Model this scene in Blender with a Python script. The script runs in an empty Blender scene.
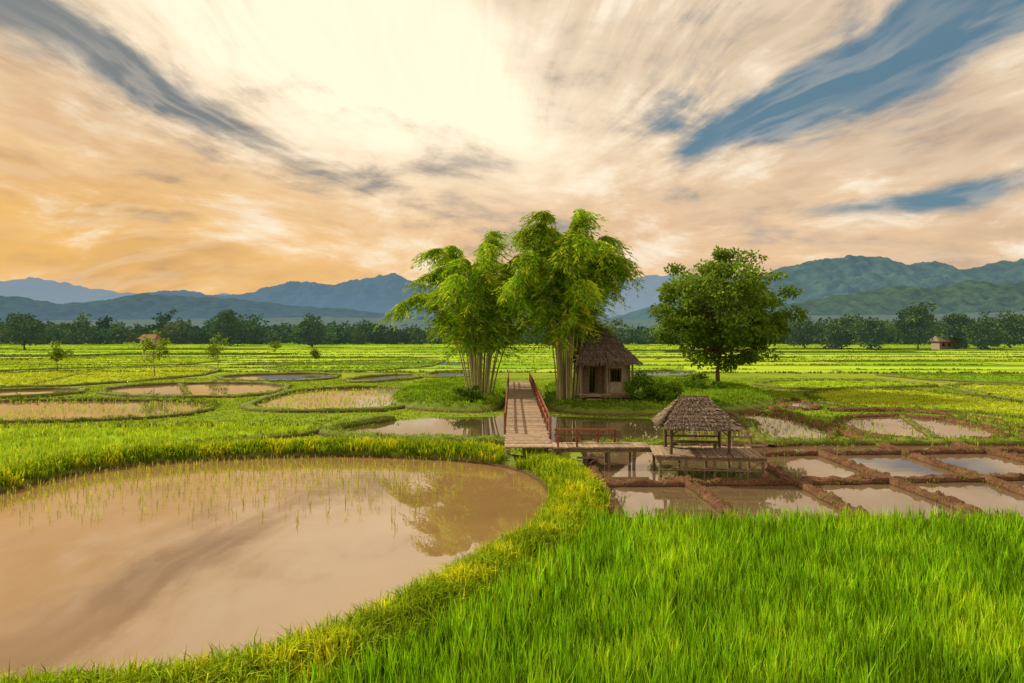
import bpy, math, random
import numpy as np
from mathutils import Vector, noise
rng=np.random.default_rng(7); random.seed(7)
scene=bpy.context.scene
scene.view_settings.view_transform='Standard'
scene.view_settings.look='None'
scene.view_settings.exposure=0
F=683.; CH=5.; HY=333.
def G(px,py,z=0.):
    "survey helper: ground position (metres) of a photographed ground point"
    d=(CH-z)*F/(py-HY); return ((px-512)/F*d, d)
def lin(r,g,b):
    f=lambda c:(c/255/12.92 if c/255<=.04045 else ((c/255+.055)/1.055)**2.4)
    return (f(r),f(g),f(b))
# ------------------------------------------------------------------ node helper
class NB:
    def __init__(s,nt): s.nt=nt
    def put(s,node,i,v):
        if isinstance(v,bpy.types.NodeSocket): s.nt.links.new(v,node.inputs[i])
        elif v is not None:
            if isinstance(v,tuple) and len(v)==3 and node.inputs[i].type=='RGBA': v=v+(1,)
            node.inputs[i].default_value=v
    def m(s,op,a,b=None,c=None,clamp=False):
        n=s.nt.nodes.new('ShaderNodeMath'); n.operation=op; n.use_clamp=clamp
        for i,v in enumerate((a,b,c)): s.put(n,i,v)
        return n.outputs[0]
    def smooth(s,x,lo,hi,a=0.,b=1.):
        n=s.nt.nodes.new('ShaderNodeMapRange'); n.interpolation_type='SMOOTHSTEP'
        for i,v in enumerate((x,lo,hi,a,b)): s.put(n,i,v)
        return n.outputs[0]
    def mix(s,f,a,b,mode='MIX'):
        n=s.nt.nodes.new('ShaderNodeMix'); n.data_type='RGBA'; n.blend_type=mode
        s.put(n,0,f); s.put(n,6,a); s.put(n,7,b); return n.outputs[2]
    def noise(s,vec,scale,detail=4,rough=.5,dist=0.,out=0):
        n=s.nt.nodes.new('ShaderNodeTexNoise'); s.put(n,'Vector',vec)
        n.inputs['Scale'].default_value=scale; n.inputs['Detail'].default_value=detail
        n.inputs['Roughness'].default_value=rough; n.inputs['Distortion'].default_value=dist
        return n.outputs[out]
    def xyz(s,v):
        n=s.nt.nodes.new('ShaderNodeSeparateXYZ'); s.put(n,0,v); return n.outputs
    def comb(s,x,y,z):
        n=s.nt.nodes.new('ShaderNodeCombineXYZ')
        for i,v in enumerate((x,y,z)): s.put(n,i,v)
        return n.outputs[0]
    def coord(s,which='Object'):
        return s.nt.nodes.new('ShaderNodeTexCoord').outputs[which]
    def pos(s): return s.nt.nodes.new('ShaderNodeNewGeometry').outputs['Position']
    def attr(s,name='Col'):
        n=s.nt.nodes.new('ShaderNodeAttribute'); n.attribute_name=name; return n.outputs['Color']
    def bump(s,h,strength,dist):
        n=s.nt.nodes.new('ShaderNodeBump'); s.put(n,'Height',h)
        n.inputs['Strength'].default_value=strength; n.inputs['Distance'].default_value=dist
        return n.outputs[0]
    def scalevec(s,v,sc):
        n=s.nt.nodes.new('ShaderNodeVectorMath'); n.operation='MULTIPLY'; s.put(n,0,v); n.inputs[1].default_value=sc
        return n.outputs[0]
def newmat(name):
    m=bpy.data.materials.new(name); m.use_nodes=True; m.node_tree.nodes.clear()
    o=m.node_tree.nodes.new('ShaderNodeOutputMaterial'); return m,NB(m.node_tree),o
def principled(nb,out,color,rough=.8,normal=None,spec=.3,ior=None):
    p=nb.nt.nodes.new('ShaderNodeBsdfPrincipled'); nb.put(p,'Base Color',color); nb.put(p,'Roughness',rough)
    p.inputs['Specular IOR Level'].default_value=spec
    if ior: p.inputs['IOR'].default_value=ior
    if normal is not None: nb.put(p,'Normal',normal)
    if out is not None: nb.nt.links.new(p.outputs[0],out.inputs[0])
    return p
def diffuse(nb,color,normal=None):
    p=nb.nt.nodes.new('ShaderNodeBsdfDiffuse'); nb.put(p,'Color',color)
    if normal is not None: nb.put(p,'Normal',normal)
    return p
# ------------------------------------------------------------------ materials
def mat_leaf(name,trans=.4,rough=.55,spec=.25,haze=None,glossy=True):
    m,nb,o=newmat(name)
    c=nb.attr()
    p=principled(nb,None,c,rough,spec=spec) if glossy else diffuse(nb,c)
    t=nb.nt.nodes.new('ShaderNodeBsdfTranslucent'); nb.put(t,'Color',nb.mix(1.,c,(1.35,1.15,.6),'MULTIPLY'))
    mx=nb.nt.nodes.new('ShaderNodeMixShader'); mx.inputs[0].default_value=trans
    nb.nt.links.new(p.outputs[0],mx.inputs[1]); nb.nt.links.new(t.outputs[0],mx.inputs[2])
    last=mx
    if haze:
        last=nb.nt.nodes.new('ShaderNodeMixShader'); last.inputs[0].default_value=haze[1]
        e=nb.nt.nodes.new('ShaderNodeEmission'); nb.put(e,0,haze[0])  # aerial haze painted over the leaves as a flat emission
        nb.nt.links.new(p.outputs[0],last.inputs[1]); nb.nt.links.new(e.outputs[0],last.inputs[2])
    nb.nt.links.new(last.outputs[0],o.inputs[0]); return m
M_grass=mat_leaf('grass_blades',.35,glossy=False)
M_leaf=mat_leaf('tree_leaves',.38,glossy=False)
M_far=mat_leaf('distant_leaves_haze',.2,haze=(lin(95,125,110),.13),glossy=False)
def mat_wood(name,c1,c2):
    m,nb,o=newmat(name)
    v=nb.coord(); n1=nb.noise(nb.scalevec(v,(2,2,9)),3,4,.6); n2=nb.noise(v,14,4,.65)
    c=nb.mix(nb.smooth(n1,.3,.7),c1,c2); c=nb.mix(nb.smooth(n2,.45,.75),c,tuple(x*.45 for x in c1))
    c=nb.mix(1.,c,nb.attr(),'MULTIPLY')
    principled(nb,o,c,.85,nb.bump(n2,.5,.02),.2); return m
M_wood=mat_wood('weathered_wood',(.30,.215,.15),(.46,.36,.27))
M_dark=mat_wood('old_dark_wood',(.13,.09,.06),(.23,.17,.12))
M_red=mat_wood('reddish_wood',(.22,.075,.04),(.30,.12,.07))
M_straw,nb,o=newmat('thatch_straw')
nb.nt.links.new(diffuse(nb,nb.attr()).outputs[0],o.inputs[0])
M_culm,nb,o=newmat('bamboo_culm')
principled(nb,o,nb.mix(nb.noise(nb.coord(),3,3),(.26,.27,.10),(.46,.38,.22)),.5)
M_bark,nb,o=newmat('bark')
v=nb.coord(); n=nb.noise(nb.scalevec(v,(6,6,1.5)),2,4,.6)
principled(nb,o,nb.mix(n,(.06,.04,.025),(.22,.16,.11)),.9,nb.bump(n,.6,.05))
M_mud,nb,o=newmat('bund_earth')
v=nb.pos(); n=nb.noise(v,1.6,4,.65); n2=nb.noise(v,11,4,.75)
c=nb.mix(nb.smooth(n,.3,.7),(.16,.07,.034),(.28,.14,.07)); c=nb.mix(nb.smooth(n2,.45,.7),c,(.055,.028,.016))
c=nb.mix(nb.smooth(n,.58,.7,0.,.5),c,(.16,.19,.04))
z=nb.xyz(v)[2]
c=nb.mix(nb.smooth(z,.03,.10,.75,0.),c,(.045,.026,.016))
principled(nb,o,c,.8,nb.bump(n2,1.,.16),.3)
M_gb,nb,o=newmat('bund_turf')
v=nb.pos(); n=nb.noise(v,1.5,4,.65); n2=nb.noise(v,9,4,.7)
z=nb.xyz(v)[2]
c=nb.mix(nb.smooth(n,.35,.7),(.12,.20,.025),(.22,.28,.04))
c=nb.mix(nb.smooth(nb.m('ADD',z,nb.m('MULTIPLY',nb.m('SUBTRACT',n2,.5),.25)),.05,.2),(.12,.065,.035),c)
principled(nb,o,c,.9,nb.bump(n2,.9,.1),.15)
M_field,nb,o=newmat('crop_surface')
v=nb.pos(); n=nb.noise(nb.scalevec(v,(.25,1,1)),.5,4,.7); n2=nb.noise(v,5,3,.7)
c=nb.mix(1.,nb.attr(),nb.mix(nb.smooth(n,.25,.75),(.78,.82,.75),(1.2,1.18,1.1)),'MULTIPLY')
c=nb.mix(nb.smooth(n2,.35,.7),nb.mix(1.,c,(.78,.82,.78),'MULTIPLY'),c)
nb.nt.links.new(diffuse(nb,c).outputs[0],o.inputs[0])
M_ground,nb,o=newmat('meadow_ground')
v=nb.pos(); n=nb.noise(v,.035,3,.6); n2=nb.noise(v,.35,4,.65); n3=nb.noise(v,6,3,.7)
c=nb.mix(nb.smooth(n,.35,.65),(.19,.30,.03),(.29,.38,.05))
c=nb.mix(nb.smooth(n2,.5,.72),c,(.13,.21,.025))
c=nb.mix(nb.smooth(n3,.5,.8,0,.6),c,(.09,.14,.02))
nb.nt.links.new(diffuse(nb,c,nb.bump(n3,.8,.15)).outputs[0],o.inputs[0])
def mat_water(name,mud,ior,rough,bs):
    m,nb,o=newmat(name); v=nb.pos()
    n=nb.noise(nb.scalevec(v,(.6,1.4,1)),1.6,3,.55); nl=nb.noise(v,.25,3,.6)
    c=nb.mix(nb.smooth(nl,.3,.7),mud,tuple(x*.85 for x in mud))
    principled(nb,o,c,rough,nb.bump(n,bs,.02),.5,ior); return m
M_pond=mat_water('muddy_pond_water',(.30,.185,.08),2.2,.012,.02)
M_water=mat_water('paddy_water',(.17,.12,.07),2.9,.02,.04)
M_canal=mat_water('canal_water',(.09,.07,.035),2.0,.02,.06)
# ------------------------------------------------------------------ mesh helpers
def finish(ob,parent=None,smooth=False):
    bpy.context.collection.objects.link(ob)
    if parent: ob.parent=parent
    if smooth: ob.data.polygons.foreach_set('use_smooth',np.ones(len(ob.data.polygons),bool))
    return ob
def mk(name,V,fl,mat,col=None,parent=None,smooth=False):
    me=bpy.data.meshes.new(name); V=np.asarray(V,np.float32)
    me.vertices.add(len(V)); me.vertices.foreach_set('co',V.ravel())
    fl=[np.asarray(f,np.int32) for f in fl if len(f)]
    loops=np.concatenate([f.ravel() for f in fl])
    tot=np.concatenate([np.full(len(f),f.shape[1]) for f in fl])
    st=np.concatenate([[0],np.cumsum(tot)[:-1]]).astype(np.int32)
    me.loops.add(len(loops)); me.loops.foreach_set('vertex_index',loops)
    me.polygons.add(len(tot)); me.polygons.foreach_set('loop_start',st)
    me.update(calc_edges=True)
    if col is not None:
        a=me.attributes.new('Col','FLOAT_COLOR','POINT')
        c=np.ones((len(V),4),np.float32); c[:,:3]=col; a.data.foreach_set('color',c.ravel())
    me.materials.append(mat)
    return finish(bpy.data.objects.new(name,me),parent,smooth)
def empty(name):
    e=bpy.data.objects.new(name,None); bpy.context.collection.objects.link(e); return e
def blades(P,H,W,lean,C,base=.55,facing=.6):
    N=len(P); az=rng.uniform(0,2*np.pi,N); fa=az+rng.normal(np.pi/2,facing,N)
    L=np.stack([np.cos(az),np.sin(az),0*az],1); S=np.stack([np.cos(fa),np.sin(fa),0*fa],1)
    up=np.array([0,0,1.]); H=H[:,None]; W=W[:,None]; lean=lean[:,None]
    mid=P+up*H*.58+L*H*lean*.3; tip=P+up*H*(1-.45*lean**1.5)+L*H*lean
    V=np.stack([P-S*W*.35,P+S*W*.35,mid-S*W*.5,mid+S*W*.5,tip],1).reshape(-1,3)
    b=np.arange(N)[:,None]*5
    q=b+np.array([[0,1,3,2]]); t=b+np.array([[2,3,4]])
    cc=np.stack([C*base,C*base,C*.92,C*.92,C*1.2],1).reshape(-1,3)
    return V,q,t,cc
def tufts(name,P,n,h,w,lean,C,spread=.05,cvar=.2,parent=None,yellow=.15,base=.55):
    N=len(P)
    if N==0: return
    idx=np.repeat(np.arange(N),n); M=len(idx)
    pp=P[idx].copy(); pp[:,:2]+=rng.normal(0,spread,(M,2))
    th=rng.uniform(.75,1.15,N)[idx]
    hh=h*th*rng.uniform(.6,1.15,M); ww=w*rng.uniform(.7,1.3,M); ll=np.abs(rng.normal(lean,lean*.6,M)).clip(0,1.1)
    C=np.asarray(C,float); C=np.tile(C,(M,1)) if C.ndim==1 else C[idx]
    C=C*(1+rng.normal(0,cvar,(M,1))).clip(.4,1.7)*(1+rng.normal(0,cvar*.5,(N,1)))[idx].clip(.5,1.5)
    y=rng.random(M)<yellow; C[y]=C[y]*np.array([1.5,1.1,1.2])
    V,q,t,c=blades(pp,hh,ww,ll,C,base)
    return mk(name,V,[q,t],M_grass,c.clip(0,.85),parent)
def leaves(P,D,L,W,C,roll=None):
    N=len(P); D=D/np.linalg.norm(D,axis=1,keepdims=True)
    R=rng.normal(0,1,(N,3)); S=np.cross(D,R); S/=np.linalg.norm(S,axis=1,keepdims=True)+1e-9
    L=np.asarray(L).reshape(-1,1)*np.ones((N,1)); W=np.asarray(W).reshape(-1,1)*np.ones((N,1))
    m=P+D*L*.45
    V=np.stack([P,m+S*W*.5,P+D*L,m-S*W*.5],1).reshape(-1,3)
    q=np.arange(N)[:,None]*4+np.arange(4)[None]
    return V,q,np.repeat(C,4,axis=0)
class MB:
    def __init__(s): s.V=[];s.F4=[];s.C=[]
    def hexa(s,pts,c=1.):
        b=len(s.V); s.V+= [tuple(p) for p in pts]
        for f in ((0,3,2,1),(4,5,6,7),(0,1,5,4),(1,2,6,5),(2,3,7,6),(3,0,4,7)): s.F4.append([b+i for i in f])
        s.C+=[(c,c,c)]*8
    def box(s,c,size,rz=0.,rx=0.,col=None):
        if col is None: col=random.uniform(.7,1.25)
        hx,hy,hz=[v/2 for v in size]; P=[]
        for z in(-hz,hz):
            for x,y in((-hx,-hy),(hx,-hy),(hx,hy),(-hx,hy)):
                y2=y*math.cos(rx)-z*math.sin(rx); z2=y*math.sin(rx)+z*math.cos(rx)
                P.append((c[0]+x*math.cos(rz)-y2*math.sin(rz),c[1]+x*math.sin(rz)+y2*math.cos(rz),c[2]+z2))
        s.hexa(P,col)
    def tube(s,pts,rad,n=7,col=None):
        if col is None: col=random.uniform(.75,1.2)
        pts=[Vector(p) for p in pts]; b=len(s.V)
        for i,p in enumerate(pts):
            d=(pts[min(i+1,len(pts)-1)]-pts[max(i-1,0)]).normalized()
            a=d.orthogonal().normalized() if abs(d.z)<.9 else (d.cross(Vector((0,1,0)))).normalized()
            c=d.cross(a); r=rad[i] if hasattr(rad,'__len__') else rad
            for k in range(n):
                t=2*math.pi*k/n; q=p+(a*math.cos(t)+c*math.sin(t))*r; s.V.append(tuple(q)); s.C.append((col,)*3)
        for i in range(len(pts)-1):
            for k in range(n):
                s.F4.append([b+i*n+k,b+i*n+(k+1)%n,b+(i+1)*n+(k+1)%n,b+(i+1)*n+k])
        for i0 in (0,len(pts)-1):
            cidx=len(s.V); s.V.append(tuple(pts[i0])); s.C.append((col,)*3)
            for k in range(0,n):
                s.F4.append([cidx,b+i0*n+k,b+i0*n+(k+1)%n,cidx])
    def beam(s,p0,p1,w,col=None): s.tube([p0,p1],w/2,6,col)
    def make(s,name,mat,parent=None,smooth=False):
        me=bpy.data.meshes.new(name)
        fs=[f if f[0]!=f[3] else f[:3] for f in s.F4]
        me.from_pydata(s.V,[],fs); me.update()
        a=me.attributes.new('Col','FLOAT_COLOR','POINT')
        a.data.foreach_set('color',np.array([c+(1,) for c in s.C],np.float32).ravel())
        me.materials.append(mat); return finish(bpy.data.objects.new(name,me),parent,smooth)
def inpoly(P,poly):
    x,y=P[:,0],P[:,1]; r=np.zeros(len(P),bool); n=len(poly)
    for i in range(n):
        x1,y1=poly[i]; x2,y2=poly[(i+1)%n]
        c=((y1>y)!=(y2>y)); xi=(x2-x1)*(y-y1)/((y2-y1) if y2!=y1 else 1e-9)+x1
        r^= c&(x<xi)
    return r
def distpoly(P,poly,closed=True):
    d=np.full(len(P),1e9); n=len(poly)
    for i in range(n if closed else n-1):
        a=np.array(poly[i]); b=np.array(poly[(i+1)%n]); ab=b-a
        t=(((P-a)@ab)/max(ab@ab,1e-9)).clip(0,1)
        d=np.minimum(d,np.linalg.norm(P-a-t[:,None]*ab,axis=1))
    return d
def chaikin(p,k=2,closed=True):
    for _ in range(k):
        q=[]; n=len(p)
        rg=range(n if closed else n-1)
        if not closed: q.append(p[0])
        for i in rg:
            a=p[i]; b=p[(i+1)%n]
            q.append((a[0]*.75+b[0]*.25,a[1]*.75+b[1]*.25)); q.append((a[0]*.25+b[0]*.75,a[1]*.25+b[1]*.75))
        if not closed: q.append(p[-1])
        p=q
    return p
def resample(p,step,closed=False):
    p=[np.array(a,float) for a in p]
    if closed: p=p+[p[0]]
    out=[p[0]]
    for a,b in zip(p[:-1],p[1:]):
        L=np.linalg.norm(b-a); k=max(1,int(L/step))
        out+=[a+(b-a)*j/k for j in range(1,k+1)]
    return out
def sheet(name,poly,z,mat,col=None):
    me=bpy.data.meshes.new(name); me.from_pydata([(x,y,z) for x,y in poly],[],[list(range(len(poly)))])
    if me.polygons[0].normal.z<0: me.flip_normals()
    if col is not None:
        a=me.attributes.new('Col','FLOAT_COLOR','POINT'); a.data.foreach_set('color',np.array([tuple(col)+(1,)]*len(poly),np.float32).ravel())
    me.materials.append(mat); return finish(bpy.data.objects.new(name,me))
def samp(poly,dens):
    a=np.array(poly); lo=a.min(0); hi=a.max(0); n=int((hi-lo).prod()*dens)
    P=rng.uniform(lo,hi,(n,2)); return P[inpoly(P,poly)]
def to3(P,z=0.): return np.c_[P,np.full(len(P),z)]
# ------------------------------------------------------------------ ground
R=9000
sheet('ground',[(-R,-200),(R,-200),(R,R),(-R,R)],0.0,M_ground)
# ------------------------------------------------------------------ pond
top=[(0,497),(50,481),(100,471),(160,464),(250,459),(340,457),(420,460),(480,464),(520,472),(542,484),(550,500),(546,515)]
low=[(532,530,.05),(505,545,.15),(462,562,.25),(420,582,.3),(370,605,.35),(300,630,.4),(230,650,.4),(150,663,.4),(60,669,.4),(0,672,.4)]
pond=[G(a,b) for a,b in top]+[G(a,b,z) for a,b,z in low]+[(-10.5,9.1),(-14,9.8),(-18,11.5),(-20.5,14.5),(-20,18),(-18,20.2)]
pond=chaikin(pond,2)
pond=[tuple(p) for p in resample(pond,.35,True)][:-1]
if sum((pond[i][0]*pond[(i+1)%len(pond)][1]-pond[(i+1)%len(pond)][0]*pond[i][1]) for i in range(len(pond)))<0: pond=pond[::-1]
pa=np.array(pond)
sheet('pond_water',pond,.03,M_pond)
tan=np.roll(pa,-3,0)-np.roll(pa,3,0); tan/=np.linalg.norm(tan,axis=1,keepdims=True)
nrm=np.c_[tan[:,1],-tan[:,0]]
BW=1.65
def bh(s): return .36*np.sin(np.pi*np.clip(s/BW,0,1))**.7
ss=np.linspace(-.15,BW,12); V=[];n=len(pa)
for s in ss:
    for i in range(n):
        x,y=pa[i]+nrm[i]*(s+(.16*noise.noise(Vector((pa[i][0]*1.3,pa[i][1]*1.3,8))) if s<=0.05 else 0))
        nz=noise.noise(Vector((x*1.7,y*1.7,s)))*.05
        V.append((x,y,(bh(s) if s>0 else -.03)+ (nz if 0<s<BW else 0)))
fc=[[k*n+i,k*n+(i+1)%n,(k+1)*n+(i+1)%n,(k+1)*n+i] for k in range(len(ss)-1) for i in range(n)]
mk('pond_bank',V,[np.array(fc)],M_gb,smooth=True)
lo=pa.min(0)-2; hi=pa.max(0)+2
P=rng.uniform(lo,hi,(int((hi-lo).prod()*85),2))
ins=inpoly(P,pond); d=distpoly(P,pond[::2])
k=(~ins)&(d>.1)&(d<BW)&((P[:,0]>-21))
P=P[k];d=d[k]
keep=~((P[:,0]>-.4)&(P[:,0]<1.6)&(P[:,1]>24.9)); P=P[keep];d=d[keep]
P3=np.c_[P,bh(d)-.01]
near=P[:,1]<19
patch=np.array([noise.noise(Vector((x*.9,y*.9,3))) for x,y in P])+.5*np.array([noise.noise(Vector((x*2.9,y*2.9,13))) for x,y in P])
C=np.array([.28,.46,.02])*(1+.45*patch[:,None])+np.array([.15,.06,0])*(patch[:,None]>.12)
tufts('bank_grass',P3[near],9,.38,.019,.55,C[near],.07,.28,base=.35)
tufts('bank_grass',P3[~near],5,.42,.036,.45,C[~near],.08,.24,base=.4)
# ------------------------------------------------------------------ foreground rice field
gx=np.arange(-8,17.5,.175); gy=np.arange(6.8,17.1,.175)
P=np.stack(np.meshgrid(gx,gy),-1).reshape(-1,2)+rng.normal(0,.022,(len(gx)*len(gy),2))
ins=inpoly(P,pond); d=distpoly(P,pond[::3]); P=P[(~ins)&(d>BW-.15)&(P[:,1]>7.2+0*P[:,0])&(P[:,0]>-5.5)]
patch=np.array([noise.noise(Vector((x*.45,y*.45,7))) for x,y in P])+.6*np.array([noise.noise(Vector((x*1.6,y*1.6,1))) for x,y in P])
C=np.array([.19,.43,.014])*(1+.45*patch[:,None])+np.array([.12,.05,0])*patch[:,None].clip(0,1)
P3=to3(P,.01); P3[:,2]+=patch*.07-.03
nearm=P[:,1]<11.5
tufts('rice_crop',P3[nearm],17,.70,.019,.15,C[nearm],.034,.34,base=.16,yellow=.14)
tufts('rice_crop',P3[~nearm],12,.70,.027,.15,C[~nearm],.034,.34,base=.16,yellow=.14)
# ------------------------------------------------------------------ bunds
def bund(name,pts,w,h,mat,step=.45,closed=False,smooth=1):
    if smooth: pts=chaikin([tuple(p) for p in pts],smooth,closed)
    p=np.array(resample(pts,step,closed)); 
    if closed: p=p[:-1]
    n=len(p)
    if closed: t=np.roll(p,-1,0)-np.roll(p,1,0)
    else: t=np.gradient(p,axis=0)
    t/=np.linalg.norm(t,axis=1,keepdims=True)+1e-9; nr=np.c_[t[:,1],-t[:,0]]
    prof=[(-.5,-.03),(-.42,.5),(-.27,1),(-.05,.86),(.2,1),(.36,.75),(.5,-.03)]
    V=[]
    for i in range(n):
        wj=w*(1+.35*noise.noise(Vector((p[i][0]*1.3,p[i][1]*1.3,0))))
        for j,(u,v) in enumerate(prof):
            x,y=p[i]+nr[i]*(u*wj+.1*w*noise.noise(Vector((p[i][0]*1.1,p[i][1]*1.1,3))))
            z=v*h*(1+.75*noise.noise(Vector((x*3.1,y*3.1,j*.7)))) if v>0 else -.03
            if v>0: x+=.08*noise.noise(Vector((y*4,x*4,5))); y+=.08*noise.noise(Vector((y*4,x*4,15)))
            V.append((x,y,z))
    m=len(prof); rg=n if closed else n-1
    fc=[[i*m+j,i*m+j+1,((i+1)%n)*m+j+1,((i+1)%n)*m+j] for i in range(rg) for j in range(m-1)]
    mk(name,V,[np.array(fc)],mat,smooth=(mat is not M_mud))
    return p,nr
bund_tuft=[]
def fringe(p,nr,w,h,dens,hh=.22,col=(.22,.34,.03)):
    L=len(p); k=int(L*dens)
    i=rng.integers(0,L,k); u=rng.uniform(-.5,.5,k)
    q=p[i]+nr[i]*(u*w)[:,None]+rng.normal(0,.15,(k,2))
    z=h*np.cos(u*np.pi*.9)
    bund_tuft.append((np.c_[q,z*.9],hh,col))
sheet('paddy_water',[(2.75,17.5),(2.9,29.3),(9,30.2),(28,30.2),(31,17.5)],.03,M_water)
mudb=[
 [(588,460),(602,490),(622,528)],
 [(680,480),(735,518),(760,536)],
 [(745,456),(800,486),(852,514),(885,532)],
 [(812,452),(890,483),(960,510),(1010,530)],
 [(880,447),(950,470),(1024,494),(1090,520)],
 [(950,445),(1024,462),(1100,482)],
 [(600,487),(700,486),(800,485),(900,483),(1000,481),(1100,477)],
 [(735,457),(830,455),(930,454),(1030,453),(1100,452)]]
for b in mudb:
    pts=[G(*q) for q in b]
    p,nr=bund('earth_bund',pts,.46,.2,M_mud,.16)
    fringe(p,nr,.5,.16,.6,.12,(.2,.26,.04))
p,nr=bund('earth_bund',[(2.6,17.35),(10,17.45),(18,17.4),(31,17.4)],.6,.22,M_mud,.25); fringe(p,nr,.6,.25,2,.3)
p,nr=bund('grass_bund',[(3,29.7),(6,30),(10,30.6),(18,30.6),(30,30.6)],.9,.25,M_gb,.4); fringe(p,nr,1.0,.28,5)
canal=[(345,430),(390,422),(440,418),(500,417),(552,417),(600,418),(664,420),(670,447),(600,448),(552,447),(500,442),(420,441),(352,436)]
canal=[G(*q) for q in canal]
sheet('canal_water',chaikin(canal,1),.034,M_canal)
p,nr=bund('grass_bund',[G(*q) for q in [(505,444),(420,443),(345,438),(322,433),(345,427),(390,420)]],.9,.3,M_gb); fringe(p,nr,1.1,.3,6)
p,nr=bund('earth_bund',[G(*q) for q in [(668,418),(672,432),(674,449)]],.6,.25,M_mud,.25); fringe(p,nr,.7,.25,3)
YG=(.34,.52,.04); GR=(.21,.40,.03); YE=(.40,.52,.05)
fields=[
 ('s',[(-60,404),(60,400),(215,402),(208,414),(120,421),(-60,425)]),
 ('w',[(105,388),(190,383),(290,384),(282,394),(215,399),(100,396)]),
 ('w',[(215,376),(340,373),(332,381),(228,382)]),
 ('s',[(240,410),(262,400),(300,390),(398,387),(420,396),(405,411),(300,413)]),
 ('w',[(345,379),(410,374),(425,379),(352,384)]),
 ('w',[(-60,393),(90,388),(72,396),(-60,401)]),
 ('w',[(425,373),(475,371),(478,377),(430,379)]),
 ('r',[(-80,429),(180,427),(300,425),(325,431),(300,437),(160,447),(50,463),(-60,487)],YG),
 ('r',[(-60,376),(200,366),(228,373),(95,386),(-60,390)],YE),
 ('r',[(300,363),(450,359),(420,371),(250,372)],GR),
 ('r',[(-60,362),(150,356),(230,360),(180,366),(-60,373)],YG),
 ('s',[(678,421),(740,413),(792,418),(850,440),(768,448),(680,446)]),
 ('w',[(775,402),(798,400),(826,409),(795,411)]),
 ('s',[(822,419),(925,416),(1015,436),(985,442),(885,443)]),
 ('s',[(1030,436),(1080,430),(1100,446),(1010,445)]),
 ('r',[(800,392),(900,389),(1080,412),(1080,424),(940,411),(835,409)],YE),
 ('r',[(745,383),(850,380),(950,387),(890,388),(795,391)],YG),
 ('r',[(935,384),(1080,388),(1080,407),(990,398)],YE),
 ('r',[(860,374),(1080,377),(1080,386),(950,382)],GR),
 ('w',[(620,372),(690,371),(702,377),(625,378)]),
 ('r',[(940,414),(1080,428),(1080,434),(1015,433)],YG),
]
for i,fd in enumerate(fields):
    poly=chaikin([G(*q) for q in fd[1]],1); cy=np.mean([q[1] for q in poly])
    if fd[0]=='r':
        sheet('rice_field',poly,.02+.002*i,M_field,tuple(.9*c for c in fd[2]))
        dn=min(9,max(.7,14000/cy**2))
        q=samp(poly,dn); pc=np.array([noise.noise(Vector((x*.25,y*.6,2))) for x,y in q])
        C=np.array(fd[2])*(1+.35*pc[:,None])
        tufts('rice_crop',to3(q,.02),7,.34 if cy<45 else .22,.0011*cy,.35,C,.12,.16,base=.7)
    else:
        sheet('paddy_water',poly,.02+.002*i,M_water)
        if fd[0]=='s':
            gx=np.arange(-60,60,.5); gy=np.arange(0,80,1.0)
            q=np.stack(np.meshgrid(gx,gy),-1).reshape(-1,2); q=q+rng.normal(0,.05,q.shape); q=q[inpoly(q,poly)]
            pc=np.array([noise.noise(Vector((x*.16,y*.16,9))) for x,y in q]); q=q[(pc+rng.normal(0,.1,len(pc)))>-.2]
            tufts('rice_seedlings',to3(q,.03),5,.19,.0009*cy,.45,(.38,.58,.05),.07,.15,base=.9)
    w=.55 if cy<50 else .8
    br=(fd[0]!='r' and cy<60 and np.mean([q[0] for q in poly])>5)
    p,nr=bund('earth_bund' if br else 'grass_bund',poly,w,.18 if cy<50 else .22,M_mud if br else M_gb,.4 if cy<50 else 1.2,True,0)
    fringe(p,nr,w*1.3,.2,2.0 if br else (4 if cy<50 else 4),.2,(.16,.27,.03))
p,nr=bund('earth_bund',[G(*q) for q in [(772,409),(800,420),(838,432),(876,445)]],.7,.25,M_mud,.3); fringe(p,nr,1,.3,2)
p,nr=bund('earth_bund',[G(*q) for q in [(828,411),(930,412),(1000,424),(1060,441)]],.7,.22,M_mud,.3); fringe(p,nr,1,.3,2)
for seg in [[(180,384),(190,398)],[(900,416),(938,442)],[(735,415),(772,448)],[(90,372),(20,388)]]:
    p,nr=bund('grass_bund',[G(*q) for q in seg],.45,.15,M_gb,.5); fringe(p,nr,.5,.15,2,.12,(.17,.27,.03))
PP=np.concatenate([b[0] for b in bund_tuft]); 
HH=np.concatenate([np.full(len(b[0]),b[1]) for b in bund_tuft]); CC=np.concatenate([np.tile(b[2],(len(b[0]),1)) for b in bund_tuft])
for hv in np.unique(HH):
    k=HH==hv; far=PP[:,1]>45
    for kk,wv,nn in ((k&~far,.03,6),(k&far,.06,5)):
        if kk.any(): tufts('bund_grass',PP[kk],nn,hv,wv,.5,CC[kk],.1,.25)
q=rng.uniform((-40,28.5),(40,75),(22000,2)); q=q[np.abs(q[:,0])<q[:,1]*.85]
bad=inpoly(q,canal)|(inpoly(q,[(2.7,17),(2.7,30),(31,30),(31,17)]))
for fd in fields: bad|=inpoly(q,[G(*a) for a in fd[1]])
q=q[~bad]; q=q[~inpoly(q,pond)]
pc=np.array([noise.noise(Vector((x*.15,y*.15,4))) for x,y in q])
tufts('meadow_grass',to3(q,0),5,.16,.05,.5,np.array([.25,.42,.035])*(1+.4*pc[:,None]),.15,.2)
q=[]
for row in np.arange(17.5,27,.5):
    xs=np.arange(-18,-1.6,.21); q+= [(x+rng.normal(0,.05),row+.25*math.sin(x*.5)+rng.normal(0,.04)) for x in xs]
q=np.array(q); q=q[inpoly(q,pond)]
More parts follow.
